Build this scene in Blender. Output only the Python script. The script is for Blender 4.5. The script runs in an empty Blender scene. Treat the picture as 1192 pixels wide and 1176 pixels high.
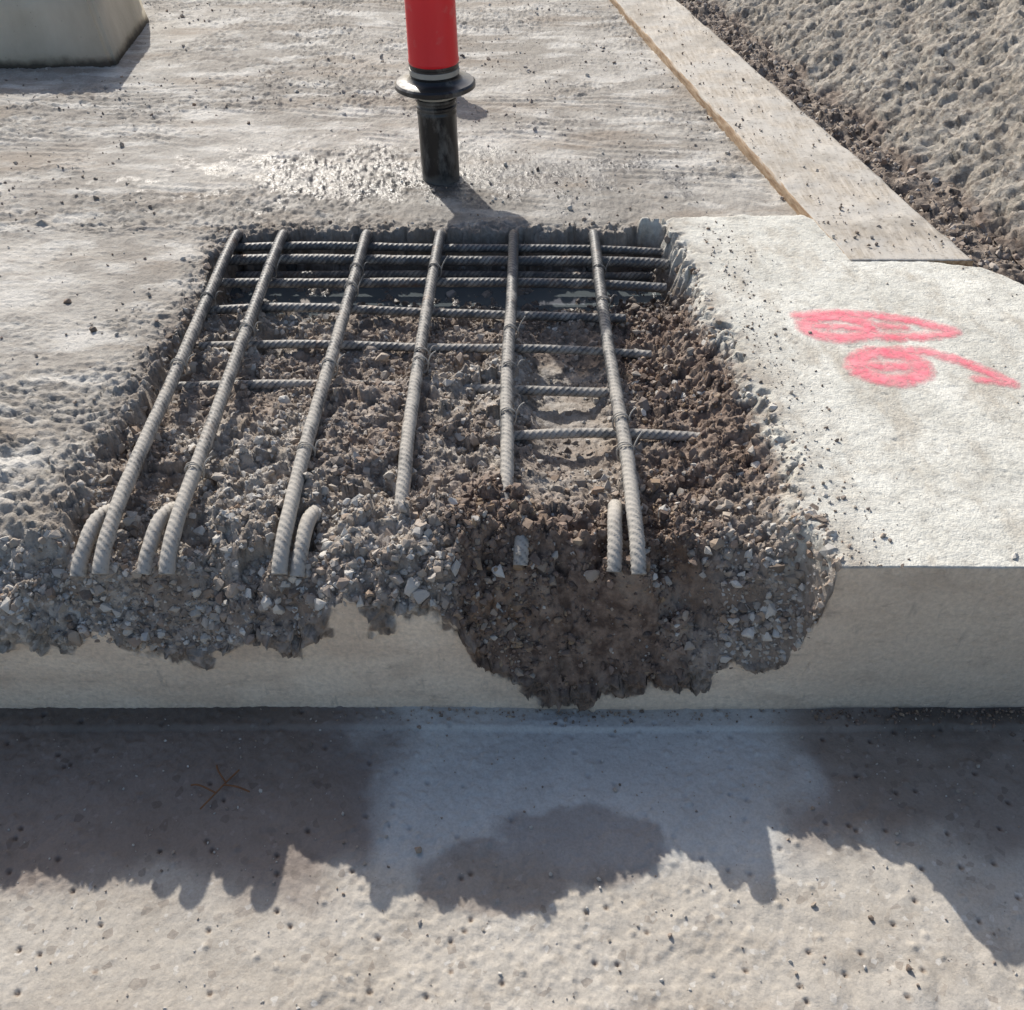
import bpy, bmesh, math, numpy as np
from mathutils import Vector
rng=np.random.default_rng(7)
scene=bpy.context.scene
# ---------------------------------------------------------------- noise utils
def hsh(ix,iy,seed):
    h=(ix.astype(np.int64)*374761393+iy.astype(np.int64)*668265263+seed*1274126177)&0xffffffff
    h=((h^(h>>13))*1274126177)&0xffffffff
    h=((h^(h>>16))*2246822519)&0xffffffff
    h=h^(h>>13)
    return (h&0xffffff)/float(0x1000000)
def vn(x,y,seed=0):
    ix=np.floor(x);iy=np.floor(y);fx=x-ix;fy=y-iy
    fx=fx*fx*fx*(fx*(fx*6-15)+10);fy=fy*fy*fy*(fy*(fy*6-15)+10)
    a=hsh(ix,iy,seed);b=hsh(ix+1,iy,seed);c=hsh(ix,iy+1,seed);d=hsh(ix+1,iy+1,seed)
    return (a+(b-a)*fx)*(1-fy)+(c+(d-c)*fx)*fy
def fbm(x,y,scale,seed=0,o=4,g=.5):
    s=0;a=1;t=0;X=x/scale+17.3*seed;Y=y/scale-9.1*seed
    for i in range(o):
        s=s+a*(vn(X,Y,seed+i*13)*2-1);t+=a;a*=g
        X,Y=(X*1.62-Y*1.18)+3.1,(X*1.18+Y*1.62)-7.7
    return s/t
def cells(x,y,scale,seed=0):
    X=x/scale;Y=y/scale;cx=np.floor(X);cy=np.floor(Y)
    best=np.full(X.shape,9.);bid=np.zeros(X.shape);rx=np.zeros(X.shape);ry=np.zeros(X.shape);g1=np.zeros(X.shape);g2=np.zeros(X.shape)
    for i in(-1,0,1):
        for j in(-1,0,1):
            px=cx+i;py=cy+j
            dx=X-(px+hsh(px,py,seed+1));dy=Y-(py+hsh(px,py,seed+2))
            d=dx*dx+dy*dy;m=d<best
            best=np.where(m,d,best);rx=np.where(m,dx,rx);ry=np.where(m,dy,ry)
            bid=np.where(m,hsh(px,py,seed+3),bid)
            g1=np.where(m,hsh(px,py,seed+4)-.5,g1);g2=np.where(m,hsh(px,py,seed+5)-.5,g2)
    return np.sqrt(best),bid,(bid-.5)+1.5*(rx*g1+ry*g2)
def facets(x,y,scale,seed=0):
    w=scale*.35
    return cells(x+w*fbm(x,y,scale*.7,seed+50,2),y+w*fbm(x,y,scale*.7,seed+60,2),scale,seed)[2]
def ss(a,b,x):
    t=np.clip((x-a)/(b-a),0,1);return t*t*(3-2*t)
def sdpoly(x,y,P):
    d=np.full(x.shape,1e9);ins=np.zeros(x.shape,bool);n=len(P)
    for i in range(n):
        ax,ay=P[i];bx,by=P[(i+1)%n]
        ex,ey=bx-ax,by-ay;wx,wy=x-ax,y-ay
        t=np.clip((wx*ex+wy*ey)/(ex*ex+ey*ey),0,1)
        d=np.minimum(d,(wx-ex*t)**2+(wy-ey*t)**2)
        c=((ay>y)!=(by>y))
        if abs(ey)>1e-12:
            ins^=c&(x<ex*(y-ay)/ey+ax)
    d=np.sqrt(d);return np.where(ins,d,-d)
# ---------------------------------------------------------------- mesh helpers
def make_mesh(name,V,F,attrs={},mat=None,smooth=True,link=True):
    V=np.asarray(V,np.float32);F=np.asarray(F,np.int32);k=F.shape[1]
    me=bpy.data.meshes.new(name)
    me.vertices.add(len(V));me.vertices.foreach_set('co',V.ravel())
    me.loops.add(F.size);me.loops.foreach_set('vertex_index',F.ravel())
    me.polygons.add(len(F));me.polygons.foreach_set('loop_start',np.arange(0,F.size,k,dtype=np.int32))
    try: me.polygons.foreach_set('loop_total',np.full(len(F),k,np.int32))
    except Exception: pass
    me.polygons.foreach_set('use_smooth',np.full(len(F),smooth,bool))
    for a,v in attrs.items():
        at=me.attributes.new(a,'FLOAT','POINT');at.data.foreach_set('value',np.asarray(v,np.float32).ravel())
    me.update();me.validate()
    if mat: me.materials.append(mat)
    ob=bpy.data.objects.new(name,me)
    if link: scene.collection.objects.link(ob)
    return ob
def gridfaces(nr,nc,flip=False):
    i=np.arange(nr*nc).reshape(nr,nc)
    a=i[:-1,:-1].ravel();b=i[:-1,1:].ravel();c=i[1:,1:].ravel();d=i[1:,:-1].ravel()
    return np.stack([a,d,c,b] if flip else [a,b,c,d],1)
# ---------------------------------------------------------------- material helper
class M:
    def __init__(s,name):
        s.m=bpy.data.materials.new(name);s.m.use_nodes=True;s.t=s.m.node_tree;s.n=s.t.nodes;s.l=s.t.links
        s.b=s.n['Principled BSDF'];s.co=s.n.new('ShaderNodeTexCoord').outputs['Object']
        s.bump=None
    def set(s,sock,v):
        if isinstance(v,bpy.types.NodeSocket): s.l.new(v,sock)
        else:
            if isinstance(v,(tuple,list)) and len(v)==3: v=(*v,1)
            sock.default_value=v
    def noise(s,scale,detail=4,rough=.6,vec=None,dist=0):
        n=s.n.new('ShaderNodeTexNoise');n.inputs['Scale'].default_value=scale;n.inputs['Detail'].default_value=detail
        n.inputs['Roughness'].default_value=rough;n.inputs['Distortion'].default_value=dist
        s.l.new(vec or s.co,n.inputs['Vector']);return n.outputs['Fac']
    def vor(s,scale,out='Distance',vec=None):
        n=s.n.new('ShaderNodeTexVoronoi');n.inputs['Scale'].default_value=scale
        s.l.new(vec or s.co,n.inputs['Vector']);return n.outputs[out]
    def mp(s,scale,rot=(0,0,0)):
        n=s.n.new('ShaderNodeMapping');n.inputs['Scale'].default_value=scale;n.inputs['Rotation'].default_value=rot
        s.l.new(s.co,n.inputs['Vector']);return n.outputs[0]
    def attr(s,name):
        n=s.n.new('ShaderNodeAttribute');n.attribute_name=name;return n.outputs['Fac']
    def rng(s,v,a,b,c=0,d=1):
        n=s.n.new('ShaderNodeMapRange');n.inputs[1].default_value=a;n.inputs[2].default_value=b
        n.inputs[3].default_value=c;n.inputs[4].default_value=d;s.set(n.inputs[0],v);return n.outputs[0]
    def mix(s,f,a,b,mode='MIX'):
        n=s.n.new('ShaderNodeMix');n.data_type='RGBA';n.blend_type=mode;n.clamp_factor=True
        s.set(n.inputs[0],f);s.set(n.inputs[6],a);s.set(n.inputs[7],b);return n.outputs[2]
    def math(s,op,a,b=0.0,clamp=False):
        n=s.n.new('ShaderNodeMath');n.operation=op;n.use_clamp=clamp;s.set(n.inputs[0],a);s.set(n.inputs[1],b);return n.outputs[0]
    def addbump(s,h,strength,dist):
        n=s.n.new('ShaderNodeBump');n.inputs['Strength'].default_value=strength;n.inputs['Distance'].default_value=dist
        s.set(n.inputs['Height'],h)
        if s.bump: s.l.new(s.bump,n.inputs['Normal'])
        s.bump=n.outputs[0]
    def done(s,col,rough,spec=.4,metal=0,alpha=None):
        s.set(s.b.inputs['Base Color'],col);s.set(s.b.inputs['Roughness'],rough)
        s.set(s.b.inputs['Specular IOR Level'],spec);s.set(s.b.inputs['Metallic'],metal)
        if alpha is not None: s.set(s.b.inputs['Alpha'],alpha)
        if s.bump: s.l.new(s.bump,s.b.inputs['Normal'])
        return s.m
# ================================================================ SLAB + POCKET
HF=-.337; ZS=-.025
pocket=[(-.70,-.3),(-.70,.0),(-.697,.075),(-.715,.2),(-.69,.36),(-.685,.52),(-.672,.745),(-.668,1.0),(-.66,1.14),(-.5,1.155),
        (0,1.15),(.25,1.16),(.34,1.165),(.363,1.12),(.385,.97),(.394,.78),(.428,.61),(.446,.41),(.452,.24),(.447,.113),(.458,0),(.458,-.3)]
blockp=[(.30,-.3),(.30,1.175),(.45,1.19),(.69,1.2),(.78,1.09),(.86,.975),(1.02,.935),(1.09,.85),(1.16,.4),(1.23,0),(1.25,-.3)]
zbx=[-9,-.79,-.71,-.645,-.597,-.49,-.395,-.328,-.26,-.23,-.086,-.068,-.028,.033,.075,.132,.2,.27,.35,.42,.45,.466,.468,.478,9]
zbz=[-.115,-.120,-.125,-.145,-.165,-.175,-.155,-.125,-.085,-.075,-.08,-.14,-.21,-.24,-.28,-.265,-.225,-.24,-.215,-.205,-.18,-.10,-.05,0,0]
def zb_of(x):
    b=np.interp(x+.006*fbm(x,x*0+3.3,.03,5,3),zbx,zbz)
    return np.where(b<-.02,b+.022*fbm(x,x*0+1.1,.055,9,4)+.010*facets(x,x*0+.2,.03,3),b)
ENDS=[(-.622,.062),(-.522,.062),(-.352,.062),(.192,.062),(-.656,.07),(-.556,.07),(-.322,.07),(.162,.07)]
def surf(x,y):
    slab=ZS+.006*fbm(x,y,.6,1,3)+.003*fbm(x,y,.09,2,4)
    lump=np.abs(fbm(x,y,.022,3,4))
    roughm=ss(-.2,.25,fbm(x,y*1.4,.40,4,3)+.28*ss(.9,.2,y))
    slab=slab+(.0022+.0085*roughm)*(lump-.15)+.0014*fbm(x,y,.008,6,2)+(.004+.004*ss(.7,.2,y))*roughm*facets(x,y,.018,29)
    # drag / tyre ridges across the slab behind the pocket
    yy=y+.10*x+.05*fbm(x,y,.5,52,2)
    slab=slab+.0016*np.sin(yy*2*np.pi/.035)*ss(.0,.3,fbm(x,yy*3,.35,53,3))*ss(1.15,1.3,y)
    d,i,_=cells(x,y,.045,31); slab=slab+np.where((i>.72),.0035*np.clip(1-(d/.16)**2,0,1),0)
    block=.0+.002*fbm(x,y,.2,7,3)+.0010*fbm(x,y,.02,8,3)
    d,i,_=cells(x,y,.05,33); block=block-np.where((i>.8),.003*np.clip(1-(d/.09)**2,0,1),0)
    sb=sdpoly(x,y,blockp)+.012*fbm(x,y,.06,10,4)
    wb=ss(-.004,.010,sb)
    top=slab*(1-wb)+block*wb
    xg=.655+(2.94-y)*.181
    dg=x-xg-np.where(y<.95,.05,0)+.015*fbm(x,y,.05,12,4)
    g=ss(-.01,.03,dg)
    gut=-.045+.022*fbm(x,y,.12,13,4)+.016*facets(x,y,.03,14)
    top=top*(1-g)+gut*g
    sp=sdpoly(x,y,pocket)+.020*fbm(x,y,.07,15,4)+.014*facets(x,y,.045,16)+.008*facets(x,y,.018,39)
    right=ss(.15,.35,x)
    wi=np.clip(sp/(.020+.020*right),0,1)
    R=-.066+0*x
    R=R-.066*ss(.80,.98,y)
    R=R+.024*ss(.62,.15,y)*ss(.22,.0,x)
    R=R+.020*np.exp(-((x+.10)/.13)**2-((y-.12)/.08)**2)
    R=R+.020*np.exp(-((x+.22)/.16)**2-((y-.45)/.20)**2)
    R=R+.030*ss(.27,.40,x)*ss(.95,.8,y)
    R=R-.010*ss(.25,.12,y)*ss(-.2,-.3,x)
    smoothz=np.exp(-((x-.10)/.078)**4-((y-.50)/.28)**4)
    R=R-.030*smoothz
    R=R+.018*fbm(x,y,.14,17,3)
    front=1-ss(.14,.28,y)
    soil=np.clip(ss(.16,.28,x+.05*fbm(x,y,.1,18,3))*.9+.50*ss(-.2,.1,fbm(x,y,.2,28,3))+front*ss(-.12,-.05,x+.03*fbm(x,y,.06,19,3)),0,1)
    soil=soil*(1-.75*front*ss(.24,.40,x+.06*fbm(x,y,.07,49,3)))
    fac=.026*facets(x,y,.055,20)+.011*facets(x,y,.022,21)+.005*facets(x,y,.010,22)+.007*fbm(x,y,.012,48,3)
    soi=.012*np.abs(fbm(x,y,.035,23,5,.6))+.020*facets(x,y,.040,24)+.010*facets(x,y,.018,30)+.008*fbm(x,y,.010,25,2)
    rub=(fac*(1-soil)+soi*soil)*(1-.8*smoothz*(1-front))
    zb=zb_of(x)
    L=np.interp(x,[-9,-.75,-.5,-.3,-.23,-.09,-.03,.1,.3,.45,.47,.48,9],[.12,.13,.16,.14,.10,.10,.14,.15,.14,.11,.03,.005,.005])
    H0=top*(1-wi)+(R)*wi
    broken=(zb<-.02)
    L=L*(1+.5*fbm(x,y,.06,27,3)*broken)
    t=np.clip(y/L,0,1)
    wf=np.where(broken,.6*(1-t)+.4*(1-t)**2,1-ss(0,1,t))
    base=np.where(broken,zb*1.0,top)
    H=H0*(1-wf)+base*wf
    brk=np.maximum(wi,np.where(broken,np.clip(wf*1.6,0,1),0))
    fade=np.clip(y/.01,0,1)*.6+.4
    H=H+rub*brk*fade
    for ex,ey in ENDS:
        q=np.exp(-((x-ex)/.034)**2-((y-ey)/.026)**2)
        H=H+q*np.maximum(0,(-.046+.008*facets(x,y,.015,51))-H)*.95
    fr=np.clip(1-np.abs(sp)/.07,0,1)*(1-wi)*(1-wb)
    H=H+fr*(.016*facets(x,y,.024,26)+.005*facets(x,y,.01,38))
    ch=np.clip(1-np.abs(sp)/.022,0,1)*(1-wi)*wb
    H=H-ch*(.012*ss(-.2,.3,facets(x,y,.030,36)))
    brk=np.maximum(brk,fr*.45)
    dirt=np.clip(np.exp(-np.clip(-sp,0,9)/.05)*1.1*(1-wi)*(.55+fbm(x,y,.03,37,4)),0,1)
    wet=np.clip(ss(.78,.95,y)*wi+smoothz*.4*wi+.08*wi,0,1)
    return H,dict(brk=brk,soil=soil*np.where(wi>.5,1,.0+.9*(wf>.01))*np.clip(brk*1.3-.3,0,1),wet=wet,cem=wb*(1-g),gut=g,lev=smoothz,dirt=dirt,rm=roughm,sp=sp)
def axis(parts,far):
    out=[]
    for a,b,s in parts: out+=list(np.arange(a,b-1e-9,s))
    e=parts[-1][1];l=parts[0][0]
    right=[e];st=.02
    while right[-1]<far: right.append(right[-1]+st);st*=1.25
    left=[l];st=.02
    while left[-1]>-far: left.append(left[-1]-st);st*=1.25
    return np.array(left[1:][::-1]+out+right)
xs=axis([(-2.0,-.78,.006),(-.78,.52,.003),(.52,1.3,.0045),(1.3,2.0,.012)],60)
ys=list(np.arange(0,1.2,.003))+list(np.arange(1.2,2.2,.006))+list(np.arange(2.2,4,.009))
st=.02
while ys[-1]<80: ys.append(ys[-1]+st);st*=1.2
ys=np.array(ys)
X,Y=np.meshgrid(xs,ys)
Hh,A=surf(X,Y)
def hget(x,y,G=None):
    G=Hh if G is None else G
    i=np.clip(np.searchsorted(xs,x)-1,0,len(xs)-2);j=np.clip(np.searchsorted(ys,y)-1,0,len(ys)-2)
    fx=(x-xs[i])/(xs[i+1]-xs[i]);fy=(y-ys[j])/(ys[j+1]-ys[j])
    return (G[j,i]*(1-fx)+G[j,i+1]*fx)*(1-fy)+(G[j+1,i]*(1-fx)+G[j+1,i+1]*fx)*fy
nf=80
ztop=Hh[0];q=np.linspace(0,1,nf+1)[1:]
Zf=ztop[None,:]+(HF-.02-ztop[None,:])*q[:,None]
Xf=np.repeat(xs[None,:],nf,0)
below=ztop[None,:]-Zf
bro=(ztop<-.02)[None,:]*np.ones_like(Zf)
soilx=np.repeat(A['soil'][0][None,:],nf,0)
rough=bro*(1-ss(.0,.040,below+.065*fbm(Xf,Zf,.05,40,3)-.018*soilx))
Yf=.0018*fbm(Xf,Zf,.1,41,3)+rough*(.022*facets(Xf,Zf,.028,42)+.009*facets(Xf,Zf,.011,43)-.004)
d,i,_=cells(Xf,Zf,.03,44);Yf=Yf+np.where(i>.8,.004*np.clip(1-(d/(.12*i))**2,0,1),0)
VX=np.concatenate([X[::-1],Xf]);VY=np.concatenate([Y[::-1],Yf]);VZ=np.concatenate([Hh[::-1],Zf])
V=np.stack([VX,VY,VZ],-1).reshape(-1,3)
z=np.zeros_like(Xf)
att={k:np.concatenate([A[k][::-1],z]) for k in('brk','soil','wet','cem','gut','dirt','rm')}
att['brk'][-nf:]=rough;att['soil'][-nf:]=soilx*rough
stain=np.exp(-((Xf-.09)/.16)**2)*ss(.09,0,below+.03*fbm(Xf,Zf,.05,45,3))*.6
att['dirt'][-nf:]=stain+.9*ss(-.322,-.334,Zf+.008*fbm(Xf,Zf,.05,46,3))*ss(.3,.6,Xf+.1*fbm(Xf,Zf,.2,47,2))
att['face']=np.concatenate([np.zeros_like(X),np.ones_like(Xf)])
m=M('slab_concrete')
big=m.noise(2.2,5,.6);mid=m.noise(14,6,.65);fine=m.noise(120,4,.7);grain=m.vor(260)
c=m.mix(m.rng(big,.38,.62),(.30,.275,.24),(.49,.465,.42))
c=m.mix(m.rng(mid,.42,.62),c,m.mix(.45,c,(.16,.14,.12)))
c=m.mix(m.math('MULTIPLY',m.attr('rm'),m.rng(m.noise(30,5,.7),.45,.6,0,.5)),c,(.17,.15,.125))
streak=m.noise(5,5,.6,m.mp((1,2.5,1)))
c=m.mix(m.rng(streak,.50,.62,0,.75),c,(.61,.59,.545))
brown=m.noise(3.2,5,.6,m.mp((.6,1.8,1),(0,0,.2)))
c=m.mix(m.rng(brown,.52,.64,0,.6),c,(.27,.22,.17))
cem=m.mix(m.rng(m.noise(6,6,.6),.35,.65),(.58,.57,.51),(.76,.75,.68))
cem=m.mix(m.rng(m.noise(28,5,.65),.50,.66,0,.5),cem,(.41,.39,.34))
cem=m.mix(m.rng(m.noise(11,6,.65,m.mp((1,.45,1),(0,0,.5))),.50,.64,0,.65),cem,(.43,.385,.315))
cem=m.mix(m.rng(m.vor(130,'Color'),.86,.95,0,.4),cem,(.18,.165,.15))
c=m.mix(m.attr('cem'),c,cem)
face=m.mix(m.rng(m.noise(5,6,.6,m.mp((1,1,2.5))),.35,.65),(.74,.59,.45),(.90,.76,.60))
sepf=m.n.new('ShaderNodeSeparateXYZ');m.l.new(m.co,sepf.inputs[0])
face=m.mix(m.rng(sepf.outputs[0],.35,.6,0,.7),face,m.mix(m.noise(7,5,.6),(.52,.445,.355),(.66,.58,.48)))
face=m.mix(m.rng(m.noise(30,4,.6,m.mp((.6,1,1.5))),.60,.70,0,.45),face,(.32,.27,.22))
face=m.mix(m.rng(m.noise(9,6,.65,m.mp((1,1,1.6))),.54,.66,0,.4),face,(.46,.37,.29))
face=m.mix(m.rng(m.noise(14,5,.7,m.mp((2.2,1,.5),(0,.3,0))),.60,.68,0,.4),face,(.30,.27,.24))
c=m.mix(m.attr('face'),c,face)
rub=m.mix(m.rng(m.noise(35,3,.6),.38,.62),(.33,.285,.235),(.52,.48,.43))
rub=m.mix(m.rng(m.noise(9,4,.6),.45,.6,0,.7),rub,(.28,.215,.16))
rub=m.mix(m.rng(m.vor(90,'Color'),.6,.8,0,.6),rub,(.18,.145,.115))
so=m.mix(m.rng(m.noise(45,4,.6),.38,.62),(.095,.060,.044),(.28,.20,.15))
so=m.mix(m.rng(m.noise(12,4,.6),.52,.62,0,.6),so,(.36,.29,.23))
so=m.mix(m.rng(m.noise(7,4,.6),.58,.66,0,.6),so,(.22,.115,.055))
rub=m.mix(m.attr('soil'),rub,so)
c=m.mix(m.rng(m.attr('brk'),.25,.6),c,rub)
gut=m.mix(m.rng(m.noise(25,4,.6),.4,.62),(.12,.09,.07),(.32,.265,.215))
c=m.mix(m.attr('gut'),c,gut)
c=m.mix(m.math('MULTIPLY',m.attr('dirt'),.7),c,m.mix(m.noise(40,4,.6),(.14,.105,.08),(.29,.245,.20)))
c=m.mix(m.rng(fine,.35,.65,0,.45),c,m.mix(.55,c,(.06,.055,.05)))
sep=m.n.new('ShaderNodeSeparateXYZ');m.l.new(m.co,sep.inputs[0])
dx=m.math('MULTIPLY',m.math('ADD',sep.outputs[0],.22),.85);dy=m.math('MULTIPLY',m.math('ADD',sep.outputs[1],-1.50),2.8)
rr=m.math('SQRT',m.math('ADD',m.math('MULTIPLY',dx,dx),m.math('MULTIPLY',dy,dy)))
sl=m.math('ADD',rr,m.math('MULTIPLY',m.math('SUBTRACT',m.noise(12,8,.75),.5),3.0))
slurry=m.math('MULTIPLY',m.rng(sl,.52,.34),m.math('SUBTRACT',1.0,m.attr('brk'),True))
# wider damp area around the pipe and behind the pocket
dy2=m.math('MULTIPLY',m.math('ADD',sep.outputs[1],-1.36),2.2)
r2=m.math('SQRT',m.math('ADD',m.math('MULTIPLY',dx,dx),m.math('MULTIPLY',dy2,dy2)))
dampz=m.rng(m.math('ADD',r2,m.math('MULTIPLY',m.math('SUBTRACT',m.noise(6,6,.65),.5),1.8)),.62,.35)
dampz=m.math('MULTIPLY',dampz,m.math('SUBTRACT',1.0,m.math('MAXIMUM',m.attr('brk'),m.attr('cem')),True))
c=m.mix(m.math('MULTIPLY',dampz,.75),c,m.mix(1.0,c,(.52,.51,.50),'MULTIPLY'))
w=m.math('MAXIMUM',m.math('MULTIPLY',m.attr('wet'),.9),m.math('MULTIPLY',slurry,.74))
c=m.mix(w,c,m.mix(1.0,c,(.50,.50,.51),'MULTIPLY'))
m.addbump(m.noise(45,6,.7),.6,.006)
m.addbump(fine,.9,.0025)
m.addbump(grain,.35,.0015)
r=m.math('SUBTRACT',m.math('SUBTRACT',.85,m.math('MULTIPLY',dampz,.15)),m.math('MULTIPLY',w,.60),True)
slabmat=m.done(c,r,.42)
nr,nc=VX.shape
slab=make_mesh('concrete_slab',V,gridfaces(nr,nc,True),att,slabmat)

# ================================================================ LOWER GROUND
lx=axis([(-1.1,1.1,.0030)],60)
ly=list(np.arange(0.03,-.75,-.0030));st=.01
while ly[-1]>-60: ly.append(ly[-1]-st);st*=1.25
ly=np.array(ly)
LX,LY=np.meshgrid(lx,ly)
sm=ss(.22,.42,LX-.5*(LY+.45)+.08*fbm(LX,LY,.1,79,3))
rm=ss(-.2,.25,fbm(LX,LY,.35,61,3))*(1-.9*sm)
LZ=HF+.005*fbm(LX,LY,.5,62,3)+.0014*fbm(LX,LY,.05,63,4)+(.0010+.0014*rm)*fbm(LX,LY,.010,64,3)+.006*sm*np.abs(fbm(LX,LY,.06,84,2))
d,i,_=cells(LX,LY,.032,65);LZ=LZ-np.where(i>.80,.0055*np.clip(1-(d/(.16*i))**2,0,1),0);pit=np.where(i>.80,np.clip(1-(d/.15)**2,0,1),0)
d,i,_=cells(LX,LY,.055,66);LZ=LZ+np.where(i>.6,.004*np.clip(1-(d/(.06+.06*i))**2,0,1),0)
d,i,_=cells(LX,LY,.014,74);LZ=LZ+np.where(i>.65,.0012*np.clip(1-(d/.28)**2,0,1),0)*(1-.8*sm)
crust=fbm(LX,LY,.06,67,4);LZ=LZ+.0016*ss(.02,.07,crust)*rm
LZ=LZ+.007*ss(-.042,-.036,LY+.002*fbm(LX,LY,.05,68,3))
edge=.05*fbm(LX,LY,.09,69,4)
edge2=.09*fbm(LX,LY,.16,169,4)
darkL=ss(-.18,-.25,LX+edge2+edge*.5)*ss(-.36,-.26,LY+edge)
darkR=ss(.41,.47,LX+edge2*.7-.1*(LY+.2))*ss(-.28,-.20,LY+edge)
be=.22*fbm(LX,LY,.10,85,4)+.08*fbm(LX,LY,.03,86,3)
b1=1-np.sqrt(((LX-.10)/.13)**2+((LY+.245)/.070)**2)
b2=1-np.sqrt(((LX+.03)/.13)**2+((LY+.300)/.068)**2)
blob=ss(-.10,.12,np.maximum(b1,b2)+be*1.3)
darker=np.clip(np.maximum(np.maximum(darkL,darkR*.8),blob*.66),0,1)  # mask for darker, less rough patches at left, right and centre
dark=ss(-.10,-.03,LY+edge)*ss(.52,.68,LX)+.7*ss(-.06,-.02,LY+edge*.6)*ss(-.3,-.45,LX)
m=M('screed_concrete')
c=m.mix(m.rng(m.noise(3,6,.6),.35,.65),(.43,.385,.325),(.54,.50,.44))
c=m.mix(m.rng(m.noise(22,5,.65),.5,.68,0,.6),c,(.34,.30,.25))
c=m.mix(m.rng(m.vor(90,'Color'),.80,.92,0,.5),c,(.20,.165,.135))
c=m.mix(m.rng(m.vor(150,'Color'),.15,.08,0,.5),c,(.66,.64,.60))
c=m.mix(m.math('MULTIPLY',m.attr('pit'),.8),c,(.17,.115,.08))
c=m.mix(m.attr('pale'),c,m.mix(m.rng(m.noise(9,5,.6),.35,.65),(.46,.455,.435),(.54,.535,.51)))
c=m.mix(m.attr('darker'),c,m.mix(1.0,c,(.44,.39,.38),'MULTIPLY'))
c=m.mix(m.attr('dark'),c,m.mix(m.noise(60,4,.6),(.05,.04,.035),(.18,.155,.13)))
fine=m.noise(230,4,.7)
c=m.mix(m.rng(fine,.4,.65,0,.4),c,m.mix(.5,c,(.08,.07,.06)))
m.addbump(m.noise(90,5,.7),.4,.003);m.addbump(fine,.7,.0015)
gm=m.done(c,m.math('SUBTRACT',.85,m.math('MULTIPLY',m.attr('darker'),.25)),.35)
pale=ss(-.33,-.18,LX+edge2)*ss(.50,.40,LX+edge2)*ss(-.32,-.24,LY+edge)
make_mesh('ground',np.stack([LX,LY,LZ],-1).reshape(-1,3),gridfaces(*LX.shape,True),dict(darker=darker,dark=np.clip(dark,0,1),pale=pale,pit=pit),gm)

# ================================================================ EMBANKMENT
u=np.arange(-1.5,4.5,.007);v=np.concatenate([np.arange(0,1.4,.007),np.geomspace(1.42,14,30)])
u=np.concatenate([u,np.geomspace(4.52,12,20)])
U,W=np.meshgrid(u,v)
dirx,diry=-.178,.984
fx0,fy0=1.140,1.14
slope=math.radians(33)
wv=.03*fbm(U,W,.15,77,3)
hz=-.06+W*math.sin(slope)
bump=.016*np.abs(fbm(U,W*.7,.030,71,5,.65))+.018*fbm(U,W,.4,72,3)+.013*facets(U,W*.6,.024,73)+.008*facets(U,W,.011,76)+.016*fbm(U,W,.09,78,3)
xx=fx0+U*dirx+W*math.cos(slope)*diry-bump*.5+wv*diry
yy=fy0+U*diry-W*math.cos(slope)*dirx
zz=hz+bump*.85
m=M('rough_concrete_bank')
c=m.mix(m.rng(m.noise(6,6,.65),.35,.65),(.31,.275,.23),(.45,.415,.36))
c=m.mix(m.rng(m.noise(45,5,.75),.48,.61,0,.8),c,(.14,.115,.095))
c=m.mix(m.rng(m.vor(75),.0,.30,.6,0),c,(.54,.51,.46))
c=m.mix(m.rng(m.attr('h'),0.01,.07,1,0),c,m.mix(m.rng(m.noise(40),.35,.65),(.13,.098,.078),(.32,.265,.22)))
m.addbump(m.noise(60,6,.75),.9,.008);m.addbump(m.noise(200,3,.7),.5,.002)
make_mesh('embankment',np.stack([xx,yy,zz],-1).reshape(-1,3),gridfaces(*U.shape),dict(h=W+.07*fbm(U,W,.08,75,4)),m.done(c,.9,.3))

# ================================================================ TIMBER PLANK
def plank():
    n=500;mm=60
    s=np.linspace(.952,6.5,n)
    lft=lambda y:.395+.160*(3.1-y);rgt=lambda y:.630+.176*(3.1-y)
    pts=[(0,-.040),(0,-.03),(0,-.015),(0,-.005),(.008,0)]+[(t,0) for t in np.linspace(.03,.97,mm)]+[(.992,0),(1,-.005),(1,-.02),(1,-.05)]
    P=np.array(pts);S,K=np.meshgrid(s,np.arange(len(P)),indexing='ij')
    f=P[K][...,0];h=P[K][...,1]
    l=lft(S);r=rgt(S)
    x=l+(r-l)*f+.0035*fbm(S,h*20,.10,80,4)*np.where((f<.02)|(f>.98),1,0)
    z=h+.0012+.0012*fbm(S*.25,x,.01,81,3)*(h==0)+.0025*fbm(S,x,.2,82,3)+.003*ss(.1,.4,fbm(S,x,.12,83,4))*(h==0)
    y=S+0*x
    V=np.stack([x,y,z],-1).reshape(-1,3)
    F=gridfaces(n,len(P),True)
    k=len(P)
    ob=make_mesh('timber_plank',V,F)
    bm=bmesh.new();bm.from_mesh(ob.data);bm.verts.ensure_lookup_table()
    bm.faces.new([bm.verts[i] for i in range(k)])
    bmesh.ops.recalc_face_normals(bm,faces=bm.faces)
    bm.to_mesh(ob.data);bm.free()
    return ob
pl=plank()
m=M('cement_covered_timber')
gr=m.noise(18,6,.65,m.mp((6,.5,6),(0,0,.17)))
c=m.mix(m.rng(gr,.35,.65),(.36,.315,.255),(.55,.505,.44))
c=m.mix(m.rng(m.noise(8,5,.6),.42,.58,0,.85),c,(.49,.465,.42))
c=m.mix(m.rng(m.noise(5,5,.6),.52,.64,0,.5),c,(.25,.22,.18))
c=m.mix(m.rng(m.noise(70,4,.7),.54,.68,0,.6),c,(.16,.135,.11))
geo=m.n.new('ShaderNodeNewGeometry');sp=m.n.new('ShaderNodeSeparateXYZ');m.l.new(geo.outputs['True Normal'],sp.inputs[0])
side=m.rng(sp.outputs[2],.3,.7,1,0)
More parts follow.
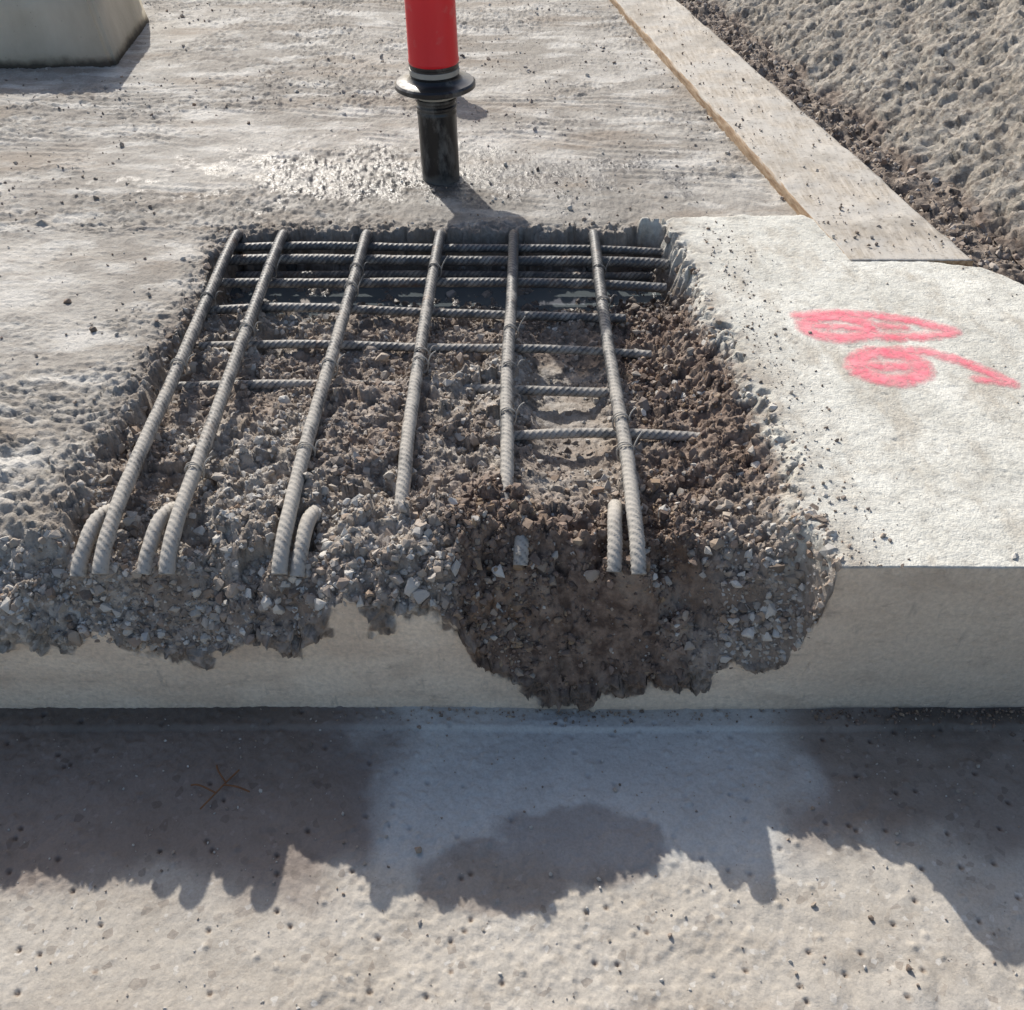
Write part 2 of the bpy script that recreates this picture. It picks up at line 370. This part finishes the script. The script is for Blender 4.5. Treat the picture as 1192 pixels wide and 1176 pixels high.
c=m.mix(side,c,m.mix(m.rng(gr,.35,.65),(.24,.15,.085),(.46,.35,.24)))
m.addbump(gr,.5,.003);m.addbump(m.noise(150,4,.7),.5,.002)
pl.data.materials.append(m.done(c,.85,.3))

# ================================================================ PINK MARKING
def ell(cx,cy,rx,ry,a0=0,a1=6.2832,n=22):
    return [(cx+rx*math.cos(t),cy+ry*math.sin(t)) for t in np.linspace(a0,a1,n)]
strokes=[(ell(.640,.672,.062,.040),.015),([(.60,.676),(.68,.668)],.009),([(.575,.716),(.65,.728),(.73,.716),(.80,.694),(.862,.658)],.012),
 ([(.70,.640),(.75,.634),(.80,.638),(.855,.650)],.011),([(.72,.68),(.77,.672)],.009),
 (ell(.700,.530,.060,.048),.017),([(.672,.53),(.728,.53)],.013),([(.74,.588),(.79,.580),(.84,.550),(.88,.508),(.905,.480)],.011),([(.85,.489),(.875,.483),(.905,.474)],.008)]
px=np.arange(.50,.98,.003);py=np.arange(.42,.78,.003);PX,PY=np.meshgrid(px,py)
sd=np.full(PX.shape,9.)
for pts,hw in strokes:
    for a,b in zip(pts[:-1],pts[1:]):
        ex,ey=b[0]-a[0],b[1]-a[1];t=np.clip(((PX-a[0])*ex+(PY-a[1])*ey)/(ex*ex+ey*ey+1e-12),0,1)
        sd=np.minimum(sd,np.hypot(PX-a[0]-ex*t,PY-a[1]-ey*t)-hw)
PZ=surf(PX,PY)[0]+.0012
m=M('pink_spray_paint')
al=m.math('ADD',m.attr('sd'),m.math('MULTIPLY',m.math('SUBTRACT',m.noise(45,7,.75),.5),.034))
alpha=m.rng(al,.010,-.009)
alpha=m.math('MULTIPLY',alpha,m.rng(m.noise(70,6,.75),.36,.54,.40,.90))
c=m.mix(m.rng(m.noise(25,4),.35,.65),(.84,.17,.23),(.86,.32,.36))
m.addbump(m.noise(120,4,.7),.6,.002)
F=gridfaces(*PX.shape);keep=(sd.ravel()[F].min(1)<.035);
make_mesh('spray_paint_marking',np.stack([PX,PY,PZ],-1).reshape(-1,3),F[keep],dict(sd=sd),m.done(c,.7,.3,0,alpha))

# ================================================================ REBAR
def smoothpath(pts,ds=.0016):
    P=np.array(pts,float)
    for _ in range(3):
        Q=[P[0]]
        for a,b in zip(P[:-1],P[1:]): Q+= [a*.75+b*.25,a*.25+b*.75]
        Q.append(P[-1]);P=np.array(Q)
    L=np.r_[0,np.cumsum(np.linalg.norm(np.diff(P,axis=0),axis=1))]
    s=np.arange(0,L[-1],ds);return s,np.stack([np.interp(s,L,P[:,k]) for k in range(3)],1)
def bar(name,pts,R=.0128,ribs=True,seg=18,ds=.0014,mat=None,parent=None,rot=0):
    s,P=smoothpath(pts,ds);T=np.gradient(P,axis=0);T/=np.linalg.norm(T,axis=1)[:,None]
    ref=np.array([1,0,0]) if abs(T[len(T)//2][0])<.7 else np.array([0,0,1])
    N=ref-T*(T@ref)[:,None];N/=np.linalg.norm(N,axis=1)[:,None];B=np.cross(T,N)
    th=np.linspace(0,2*np.pi,seg,endpoint=False)
    S,TH=np.meshgrid(s,th,indexing='ij')
    r=np.full(S.shape,R);rb=np.zeros(S.shape)
    if ribs:
        t2=np.mod(TH+.35,2*np.pi);half=(t2>np.pi)
        ph=((S+rot*.007+np.where(half,-1,1)*.85*R*(np.mod(t2,np.pi)-1.57))/.0118)%1
        rb=np.clip((1-np.abs(ph-.5)/.22)*1.6,0,1)*np.clip(np.abs(np.sin(t2))*2.2,0,1)
        lr=np.exp(-(np.sin(t2)/.16)**2)
        r=r+R*.18*rb+R*.11*lr
        r=r+.0007*fbm(S,TH*.01+rot,.03,90,3)
        rb=np.maximum(rb,lr*.7)
    V=P[:,None,:]+r[...,None]*(np.cos(TH)[...,None]*N[:,None,:]+np.sin(TH)[...,None]*B[:,None,:])
    n=len(s);V=V.reshape(-1,3)
    i=np.arange(n*seg).reshape(n,seg);j=np.roll(i,-1,1)
    F=np.stack([i[:-1].ravel(),j[:-1].ravel(),j[1:].ravel(),i[1:].ravel()],1)
    ob=make_mesh(name,V,F,{'rib':rb},mat)
    bm=bmesh.new();bm.from_mesh(ob.data);bm.verts.ensure_lookup_table()
    bm.faces.new([bm.verts[k] for k in i[0]]);bm.faces.new([bm.verts[k] for k in i[-1][::-1]])
    bmesh.ops.recalc_face_normals(bm,faces=bm.faces);bm.to_mesh(ob.data);bm.free()
    for p in ob.data.polygons: p.use_smooth=True
    if parent: ob.parent=parent
    return ob
m=M('dusty_rebar_steel')
sp=m.n.new('ShaderNodeSeparateXYZ');m.l.new(m.co,sp.inputs[0])
dust=m.math('ADD',m.rng(sp.outputs[1],1.0,.15,-.12,.20),m.noise(30,5,.65))
dust=m.math('ADD',dust,m.rng(m.attr('rib'),0,1,.07,-.14))
base=m.mix(m.noise(50,4,.6),(.055,.059,.065),(.13,.13,.13))
base=m.mix(m.rng(m.noise(22,4,.6),.58,.70,0,.7),base,(.14,.09,.06))
c=m.mix(m.rng(dust,.38,.68,0,.92),base,(.43,.40,.355))
m.addbump(m.noise(250,4,.7),.4,.001)
rebm=m.done(c,m.rng(dust,.4,.7,.52,.85),.45,m.rng(dust,.4,.65,.30,0))
grid=bpy.data.objects.new('rebar_grid',None);scene.collection.objects.link(grid)
zc=-.016;RB=.0108
long=[(-.640,-.622,'h'),(-.532,-.522,'h'),(-.338,-.352,'h'),(-.167,-.180,'b'),(.004,-.012,'b'),(.190,.192,'h')]
for k,(xf,xn,kind) in enumerate(long):
    f=lambda y:xn+(xf-xn)*(y/1.12)
    j=rng.normal(0,.0025,6)
    top=[(xf,1.145,-.15),(xf,1.145,-.06),(f(1.14),1.138,zc-.006),(f(1.1),1.09,zc+.003),(f(.8)+j[0],.8,zc+j[1]),(f(.55)+j[2],.55,zc+j[3]*1.5),(f(.3)+j[4],.3,zc-.002)]
    if kind=='h': top+=[(f(.15),.16,zc-.002),(f(.08),.09,zc-.010),(f(.05),.050,zc-.024),(f(.04),.036,zc-.036)]
    else: top+=[(f(.26),.26,zc-.004),(f(.16),.17,zc-.018),(f(0),.09,zc-.06)]
    bar('long_bar_%d'%(k+1),top,RB,mat=rebm,parent=grid,rot=k)
for k,(x,dy) in enumerate([(-.656,0),(-.556,.005),(-.322,.0),(.018,.03),(.162,.01)]):
    z0=zc-(.018 if k==3 else .012)
    bar('lap_bar_%d'%(k+1),[(x+.010,.22+dy,-.085),(x+.006,.18+dy,-.048),(x+.003,.155+dy,z0-.008),(x,.13+dy,z0-.002),(x-.002,.09+dy,z0-.008),(x-.004,.055+dy,z0-.022),(x-.005,.042+dy,z0-.034)],RB,mat=rebm,parent=grid,rot=k+9)
cross=[(-.665,.33,1.108,1.100,-.042,.0085),(-.66,.37,1.055,1.045,-.046,.0105),(-.66,.30,.945,.935,-.044,.0095),(-.66,.20,.815,.800,-.042,.0085),(-.60,.24,.690,.670,-.050,.008),
       (-.62,.22,.560,.545,-.060,.0085),(-.04,.33,.395,.390,-.052,.0085)]
for k,(x0,x1,y0,y1,z,R) in enumerate(cross):
    xm=(x0+x1)/2;jj=rng.normal(0,.005,4)
    if k==6: P_=[(x0,y0,z-.01),(x0+.1,y0,z-.002),(xm,y0,z+.001),(x1-.06,y1,z),(x1+.04,y1,z-.01)]
    else: P_=[(x0-.03,y0,z-.004),(x0+.2,y0+jj[0]*.5,z+jj[1]),(xm,(y0+y1)/2+jj[2]*.7,z-.002),(x1-.15,y1,z+jj[3]),(x1+.04,y1,z-.012)]
    bar('cross_bar_%d'%(k+1),P_,R,mat=rebm,parent=grid,rot=k+20)
for k,(y,z) in enumerate([(1.085,-.105)]):
    bar('lower_bar_%d'%(k+1),[(-.68,y,z),(-.2,y+.004,z+.003),(.2,y-.004,z),(.39,y,z)],.009,mat=rebm,parent=grid,rot=k+40)
for k,(bi,y) in enumerate([(0,.815),(0,.56),(1,.945),(1,.69),(1,.245),(2,.86),(2,.945),(2,.56),(3,.945),(3,.60),(3,.57),(4,.685),(4,.55),(4,.40),(5,.94),(5,.80),(5,.385),(5,.30),(2,.30)]):
    xf,xn,_=long[bi];x=xn+(xf-xn)*(y/1.12)
    pts=[]
    for t in np.linspace(0,4*np.pi,30):
        pts.append((x+.0142*math.cos(t),y+.0035*t/6-.003+.006*math.sin(t*.5),zc+.0142*math.sin(t)-(.010 if math.sin(t)<-.3 else 0)))
    pts.append((x+.02,y+.012,zc+.012));pts.append((x+.03,y+.02,zc+.004+.01*(k%3)))
    bar('tie_wire_%d'%(k+1),pts,.0013,ribs=False,seg=6,ds=.003,mat=rebm,parent=grid)

# ================================================================ STANDPIPE
def lathe(name,prof,seg,mat,loc,parent,wob=0):
    th=np.linspace(0,2*np.pi,seg,endpoint=False);P=np.array(prof)
    R,TH=np.meshgrid(P[:,0],th,indexing='ij');Z=np.repeat(P[:,1][:,None],seg,1)
    V=np.stack([R*np.cos(TH)+0,R*np.sin(TH),Z],-1).reshape(-1,3)
    i=np.arange(len(P)*seg).reshape(len(P),seg);j=np.roll(i,-1,1)
    F=np.stack([i[:-1].ravel(),j[:-1].ravel(),j[1:].ravel(),i[1:].ravel()],1)
    ob=make_mesh(name,V,F,{},mat)
    bm=bmesh.new();bm.from_mesh(ob.data);bmesh.ops.remove_doubles(bm,verts=bm.verts,dist=1e-5);bmesh.ops.recalc_face_normals(bm,faces=bm.faces);bm.to_mesh(ob.data);bm.free()
    ob.data.shade_smooth()
    md=ob.modifiers.new('es','EDGE_SPLIT');md.split_angle=math.radians(35)
    ob.location=(0,0,0);ob.parent=parent;return ob
m=M('black_plastic');n=m.noise(25,6,.7,m.mp((1,1,.4)))
c=m.mix(m.rng(n,.5,.72,0,.75),(.013,.014,.016),(.22,.215,.20))
sz=m.n.new('ShaderNodeSeparateXYZ');m.l.new(m.co,sz.inputs[0])
c=m.mix(m.rng(m.math('ADD',sz.outputs[2],m.math('MULTIPLY',m.noise(30,5),.06)),.06,.03,0,.7),c,(.20,.19,.17))
m.addbump(m.noise(90,4),.25,.001)
blk=m.done(c,m.rng(n,.5,.7,.30,.75),.5)
m=M('red_plastic');n=m.noise(14,5,.65)
c=m.mix(m.rng(n,.62,.72,0,.3),m.mix(m.noise(4),(.66,.006,.018),(.82,.014,.028)),(.55,.28,.25))
m.addbump(m.noise(30,3,.5,m.mp((1,1,.5))),.25,.004)
red=m.done(c,.32,.5)
m=M('seal_ring_grey');m.addbump(m.noise(80),.2,.001);gry=m.done(m.mix(m.noise(40),(.30,.29,.25),(.45,.43,.38)),.6,.4)
sp=bpy.data.objects.new('capped_standpipe',None);scene.collection.objects.link(sp)
sp.location=(-.184,1.465,ZS)
sp.rotation_euler=(0,math.radians(-.8),0)
r=.0485
lathe('pipe_body',[(.0,-.05),(r,-.05),(r,.165),(r+.001,.168),(r+.001,.172),(r-.001,.175),(r-.001,.18),(r+.002,.183),(r+.002,.188),(r-.001,.191),(r-.001,.196),(r+.003,.20),(r+.003,.205),(r,.208),(r,.214),(r+.006,.22),(r+.006,.232)],56,blk,0,sp)
lathe('flange',[(r-.002,.236),(.085,.232),(.094,.228),(.0985,.231),(.0985,.240),(.094,.244),(.070,.246),(.062,.252),(.060,.256),(0,.256)],64,blk,0,sp)
lathe('collar',[(.0,.254),(.059,.256),(.060,.262),(.0585,.264),(.0585,.279),(.060,.281),(.060,.288),(0,.290)],56,blk,0,sp)
lathe('seal_ring',[(.0578,.262),(.0605,.2625),(.0605,.274),(.0578,.2745)],56,gry,0,sp)
lathe('lower_seal_ring',[(.0480,.2085),(.0515,.209),(.0515,.2135),(.0480,.214)],56,gry,0,sp)
lathe('red_cap',[(.0,.287),(.0600,.287),(.0612,.290),(.0612,.294),(.0600,.300),(.0590,.40),(.0582,.55),(.0582,.60),(.055,.612),(.045,.618),(0,.62)],56,red,0,sp)
st=bpy.data.objects.new('pipe_stub',None);scene.collection.objects.link(st);st.location=(-.225,2.16,ZS)
lathe('stub_body',[(0,-.05),(.034,-.05),(.034,.12),(.036,.122),(.036,.15),(.033,.153)],40,blk,0,st)
lathe('stub_cap',[(.030,.150),(.048,.150),(.052,.155),(.052,.165),(.048,.19),(.044,.196),(0,.198)],40,blk,0,st)

# ================================================================ CONCRETE BLOCK
bm=bmesh.new()
hw,hd,hh=.40,.28,.235
b=[(-hw,-hd),(hw,-hd),(hw,hd),(-hw,hd)]
lo=[bm.verts.new((x,y,-.03)) for x,y in b];hi=[bm.verts.new((x*.89,y*.86,hh)) for x,y in b]
for k in range(4): bm.faces.new([lo[k],lo[(k+1)%4],hi[(k+1)%4],hi[k]])
bm.faces.new(hi);bm.faces.new(lo[::-1])
bmesh.ops.bevel(bm,geom=[e for e in bm.edges],offset=.018,segments=3,affect='EDGES')
bmesh.ops.subdivide_edges(bm,edges=bm.edges,cuts=3,use_grid_fill=True)
bm.normal_update()
for v_ in bm.verts:
    p=np.array([v_.co.x*1.3+v_.co.z]),np.array([v_.co.y+v_.co.z*1.7])
    v_.co+=v_.normal*float(fbm(p[0],p[1],.08,95,3)[0])*.004
me=bpy.data.meshes.new('concrete_block');bm.to_mesh(me);bm.free()
cb=bpy.data.objects.new('concrete_block',me);scene.collection.objects.link(cb)
cb.location=(-1.725,2.64,ZS);cb.rotation_euler=(0,0,math.radians(4))
m=M('cast_concrete');c=m.mix(m.rng(m.noise(6,6,.6,m.mp((1,1,.5))),.35,.65),(.43,.385,.30),(.57,.52,.42))
sp_=m.n.new('ShaderNodeSeparateXYZ');m.l.new(m.co,sp_.inputs[0])
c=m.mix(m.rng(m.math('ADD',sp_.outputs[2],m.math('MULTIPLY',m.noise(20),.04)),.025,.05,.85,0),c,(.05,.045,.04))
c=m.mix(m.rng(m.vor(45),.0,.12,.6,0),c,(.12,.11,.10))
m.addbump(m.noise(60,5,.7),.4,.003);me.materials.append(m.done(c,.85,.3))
for p in me.polygons:p.use_smooth=True

# ================================================================ ROCKS
def rockproto(npts,seed):
    r_=np.random.default_rng(seed);bm=bmesh.new()
    for _ in range(npts):
        p=r_.normal(size=3);p/=np.linalg.norm(p);p*=r_.uniform(.75,1.05);bm.verts.new(p*np.array([1,.8,.62]))
    o=bmesh.ops.convex_hull(bm,input=bm.verts)
    bmesh.ops.delete(bm,geom=[g for g in o['geom_interior'] if isinstance(g,bmesh.types.BMVert)],context='VERTS')
    bmesh.ops.triangulate(bm,faces=bm.faces);bm.verts.ensure_lookup_table();bm.verts.index_update()
    V=np.array([v.co[:] for v in bm.verts]);F=np.array([[v.index for v in f.verts] for f in bm.faces]);bm.free();return V,F
protos=[rockproto(int(n),s) for s,n in enumerate([10,12,13,14,16,18,11,15,20,22,12,14])]
def rmats(n):
    q=rng.normal(size=(n,4));q/=np.linalg.norm(q,axis=1)[:,None]
    w,x,y,z=q.T
    return np.stack([np.stack([1-2*(y*y+z*z),2*(x*y-z*w),2*(x*z+y*w)],1),np.stack([2*(x*y+z*w),1-2*(x*x+z*z),2*(y*z-x*w)],1),np.stack([2*(x*z-y*w),2*(y*z+x*w),1-2*(x*x+y*y)],1)],1)
class Rk:
    def __init__(s): s.P=[];s.S=[];s.a={'soil':[],'wet':[]}
    def add(s,P,S,soil,wet):
        s.P.append(P);s.S.append(S);s.a['soil'].append(soil+0*S);s.a['wet'].append(wet+0*S)
    def build(s,name,mat): rocks(name,np.vstack(s.P),np.concatenate(s.S),{k:np.concatenate(v) for k,v in s.a.items()},mat)
def rocks(name,P,S,attrs,mat):
    n=len(P);R=rmats(n);Vs=[];Fs=[];off=0;at={k:[] for k in attrs};at['rnd']=[]
    pid=rng.integers(0,len(protos),n);rnd=rng.random(n)
    for k,(v,f) in enumerate(protos):
        ix=np.where(pid==k)[0]
        if not len(ix):continue
        W=np.einsum('nij,vj->nvi',R[ix],v)*S[ix][:,None,None]+P[ix][:,None,:]
        Vs.append(W.reshape(-1,3));Fs.append((f[None]+(np.arange(len(ix))*len(v))[:,None,None]+off).reshape(-1,3));off+=len(ix)*len(v)
        for a in attrs: at[a].append(np.repeat(attrs[a][ix],len(v)))
        at['rnd'].append(np.repeat(rnd[ix],len(v)))
    return make_mesh(name,np.vstack(Vs),np.vstack(Fs),{k:np.concatenate(v) for k,v in at.items()},mat,False)
m=M('broken_concrete_stone')
rn=m.attr('rnd')
ramp=m.n.new('ShaderNodeValToRGB');m.l.new(rn,ramp.inputs[0]);e=ramp.color_ramp.elements
e[0].position=0;e[0].color=(.24,.195,.155,1);e[1].position=1;e[1].color=(.60,.575,.53,1)
for p,cc in((.2,(.33,.28,.23)),(.4,(.41,.37,.32)),(.55,(.46,.445,.415)),(.7,(.31,.215,.145)),(.76,(.48,.45,.405))):
    x_=e.new(p);x_.color=(*cc,1)
ramp2=m.n.new('ShaderNodeValToRGB');m.l.new(rn,ramp2.inputs[0]);e=ramp2.color_ramp.elements
e[0].position=0;e[0].color=(.075,.048,.036,1);e[1].position=1;e[1].color=(.36,.30,.25,1)
for p,cc in((.4,(.16,.11,.084)),(.7,(.23,.165,.13)),(.93,(.29,.20,.12))):
    x_=e.new(p);x_.color=(*cc,1)
c=m.mix(m.attr('soil'),ramp.outputs[0],ramp2.outputs[0])
c=m.mix(m.rng(m.noise(120,4,.7),.4,.65,0,.5),c,m.mix(.5,c,(.36,.32,.27)))
c=m.mix(m.attr('wet'),c,m.mix(1.0,c,(.35,.37,.40),'MULTIPLY'))
m.addbump(m.noise(220,4,.7),.6,.002)
stone=m.done(c,m.math('SUBTRACT',.85,m.math('MULTIPLY',m.attr('wet'),.45)),.4)
def logn(n,med,sig,mx): return np.minimum(med*np.exp(rng.normal(0,sig,n)),mx*rng.uniform(.7,1,n))
rb_=Rk();gv=Rk()
N=160000
x=rng.uniform(-1.0,.48,N);y=rng.uniform(0.0,1.2,N)
bk=hget(x,y,A['brk']);lv=hget(x,y,A['lev']);so=hget(x,y,A['soil'])
den=(bk>.6)*(.5+.3*(y<.2)+.3*so+.6*so*(y<.2))*(1-.8*lv)*(1-.5*(y>.9))*(.30+1.0*ss(-.2,.2,fbm(x,y,.10,110,3)))
k=rng.random(N)<den*.56
x,y,so=x[k],y[k],so[k];s=logn(len(x),.0030,.66,.019)
rb_.add(np.stack([x,y,hget(x,y)+s*.05],1),s,np.clip(so*1.2-.05*rng.random(len(x)),0,1)*(rng.random(len(x))>.12),hget(x,y,A['wet'])*.8)
N=60000;x=rng.uniform(-.85,.6,N);y=rng.uniform(.0,1.2,N);sp_=hget(x,y,A['sp'])
k=(sp_>-.012)&(sp_<np.where(x>0,.034,.045))&(rng.random(N)<.26)&(y<1.12)
x,y=x[k],y[k];s=logn(len(x),.0044,.6,.017)
rb_.add(np.stack([x,y,hget(x,y)-s*.2],1),s,(rng.random(len(x))<.25)*.6,0.)
N=2000;x=rng.uniform(-1.0,-.08,N);y=rng.uniform(0.,.11,N)
s=logn(N,.0044,.7,.021);rb_.add(np.stack([x,y,hget(x,y)-s*.2],1),s,(rng.random(N)<.25)*.6,0.)
N=650;x=rng.uniform(.33,.482,N);y=rng.uniform(0.,.13,N)
s=logn(N,.0050,.6,.017);rb_.add(np.stack([x,y,hget(x,y)-s*.2],1),s,(rng.random(N)<.3)*.6,0.)
N=1100;x=rng.uniform(-1.0,.47,N);zt_=hget(x,0*x);dn=np.abs(rng.normal(0,.012,N))
k=(zt_<-.06)&~((x>-.25)&(x<-.08));x,zt_,dn=x[k],zt_[k],dn[k];s=logn(len(x),.0030,.55,.010)
rb_.add(np.stack([x,0*x+.002,zt_-dn],1),s,np.where((x>-.08)&(x<.36),.9,.1),0.)
rb_.build('concrete_rubble',stone)
n=30000;x=rng.uniform(-2.0,1.2,n);y=rng.uniform(0.0,3.6,n)
spd=-sdpoly(x,y,pocket)
bk=hget(x,y,A['brk']);cm=hget(x,y,A['cem'])
den=(.30*ss(-.1,.3,fbm(x,y,.35,111,3))+.06+.45*np.exp(-np.clip(spd,0,9)/.04)*(spd>0))*(1-.80*cm)
k=(rng.random(n)<den)&(bk<.5)
x,y=x[k],y[k];s=logn(len(x),.0024,.6,.014)
gv.add(np.stack([x,y,hget(x,y)+s*.2],1),s,(rng.random(len(x))<.25)*.7,.1)
n=420;t=rng.random(n);y=t*1.15;x=.43+.05*(1-t)+np.abs(rng.normal(0,.05,n))
s=logn(n,.0022,.5,.007);gv.add(np.stack([x,y,hget(x,y)+s*.2],1),s,(rng.random(n)<.4)*.7,0.)
n=260;y=1+2.4*rng.random(n)**1.5;x=.40+.16*(3.1-y)+rng.random(n)*.24
s=logn(n,.003,.5,.010);gv.add(np.stack([x,y,0*x+.003+s*.3],1),s,(rng.random(n)<.3)*.6,0.)
n=4600;y=rng.uniform(.4,4.2,n);x=.67+(2.94-y)*.181+np.where(y<.95,.05,0)+rng.uniform(-.02,.17,n)
s=logn(n,.0040,.65,.022);gv.add(np.stack([x,y,hget(x,y)+s*.2],1),s,.1+.8*rng.random(n),.0)
gv.build('gravel',stone)
def lget(x,y):
    i=np.clip(np.searchsorted(lx,x),0,len(lx)-1);j=np.clip(np.searchsorted(-ly,-y),0,len(ly)-1);return LZ[j,i]
pb=Rk()
n=1500;x=rng.uniform(-1,1,n);y=-.02-.75*rng.random(n)**1.3
s=logn(n,.0016,.5,.007)
x=np.r_[x,-.139,.5,.425,.53];y=np.r_[y,-.257,-.36,-.34,-.43];s=np.r_[s,.0095,.006,.006,.0075]
pb.add(np.stack([x,y,lget(x,y)+s*.35],1),s,(rng.random(len(x))<.25)*.7,0.)
n2=260;x=rng.uniform(.5,.85,n2);y=-np.abs(rng.normal(0,.02,n2))-.002;s=logn(n2,.0022,.5,.007)
pb.add(np.stack([x,y,lget(x,y)+s*.3],1),s,1.,0.)
n2=220;x=rng.normal(.08,.2,n2);y=-np.abs(rng.normal(0,.015,n2))-.004;s=logn(n2,.0022,.5,.007)
pb.add(np.stack([x,y,lget(x,y)+s*.3],1),s,.7,0.)
pb.build('pebbles',stone)
m=M('water');m.addbump(m.noise(30,3),.1,.002)
wm=m.done((.10,.115,.12),.06,.5)
gx=np.arange(-.655,.365,.01);gy=np.arange(.80,1.15,.01);GX,GY=np.meshgrid(gx,gy)
make_mesh('puddle',np.stack([GX,GY,0*GX-.122],-1).reshape(-1,3),gridfaces(*GX.shape),{},wm)
tw=bpy.data.objects.new('dry_twig',None);scene.collection.objects.link(tw)
m=M('dry_wood');twm=m.done(m.mix(m.noise(60),(.14,.06,.03),(.26,.13,.06)),.8,.3)
zt=HF+.008
for k,p in enumerate([[(-.475,-.19,zt),(-.455,-.165,zt+.006),(-.445,-.145,zt+.003),(-.43,-.12,zt)],[(-.447,-.150,zt+.004),(-.425,-.155,zt+.008),(-.405,-.16,zt)],[(-.455,-.165,zt+.004),(-.485,-.150,zt+.006),(-.50,-.148,zt)],[(-.445,-.145,zt+.003),(-.462,-.125,zt+.006),(-.468,-.11,zt)]]):
    bar('twig_%d'%k,p,.0014,ribs=False,seg=6,ds=.004,mat=twm,parent=tw)

# ================================================================ LIGHT / CAMERA
d=Vector((.19,-.43,-.337)).normalized()
L=bpy.data.lights.new('sun','SUN');L.energy=5.0;L.angle=math.radians(.5);L.color=(1,.95,.87)
lo_=bpy.data.objects.new('sun',L);scene.collection.objects.link(lo_);lo_.rotation_euler=d.to_track_quat('-Z','Y').to_euler()
w_=bpy.data.worlds.new("World");scene.world=w_;w_.use_nodes=True
nt=w_.node_tree;sk=nt.nodes.new('ShaderNodeTexSky');sk.sky_type='NISHITA';sk.sun_disc=False
sk.sun_elevation=math.radians(35.6);sk.sun_rotation=math.radians(-23.8);sk.dust_density=2.5
bg=nt.nodes['Background'];bg.inputs[1].default_value=.15;nt.links.new(sk.outputs[0],bg.inputs[0])
cam=bpy.data.cameras.new('camera');cam.sensor_width=36;cam.lens=36*1145/1192;cam.clip_start=.02;cam.clip_end=500
co=bpy.data.objects.new('camera',cam);scene.collection.objects.link(co);co.location=(0,-1.021,1.0);co.rotation_euler=(math.radians(49.2),0,0)
scene.camera=co
scene.view_settings.view_transform='Standard';scene.view_settings.look='None';scene.view_settings.exposure=0
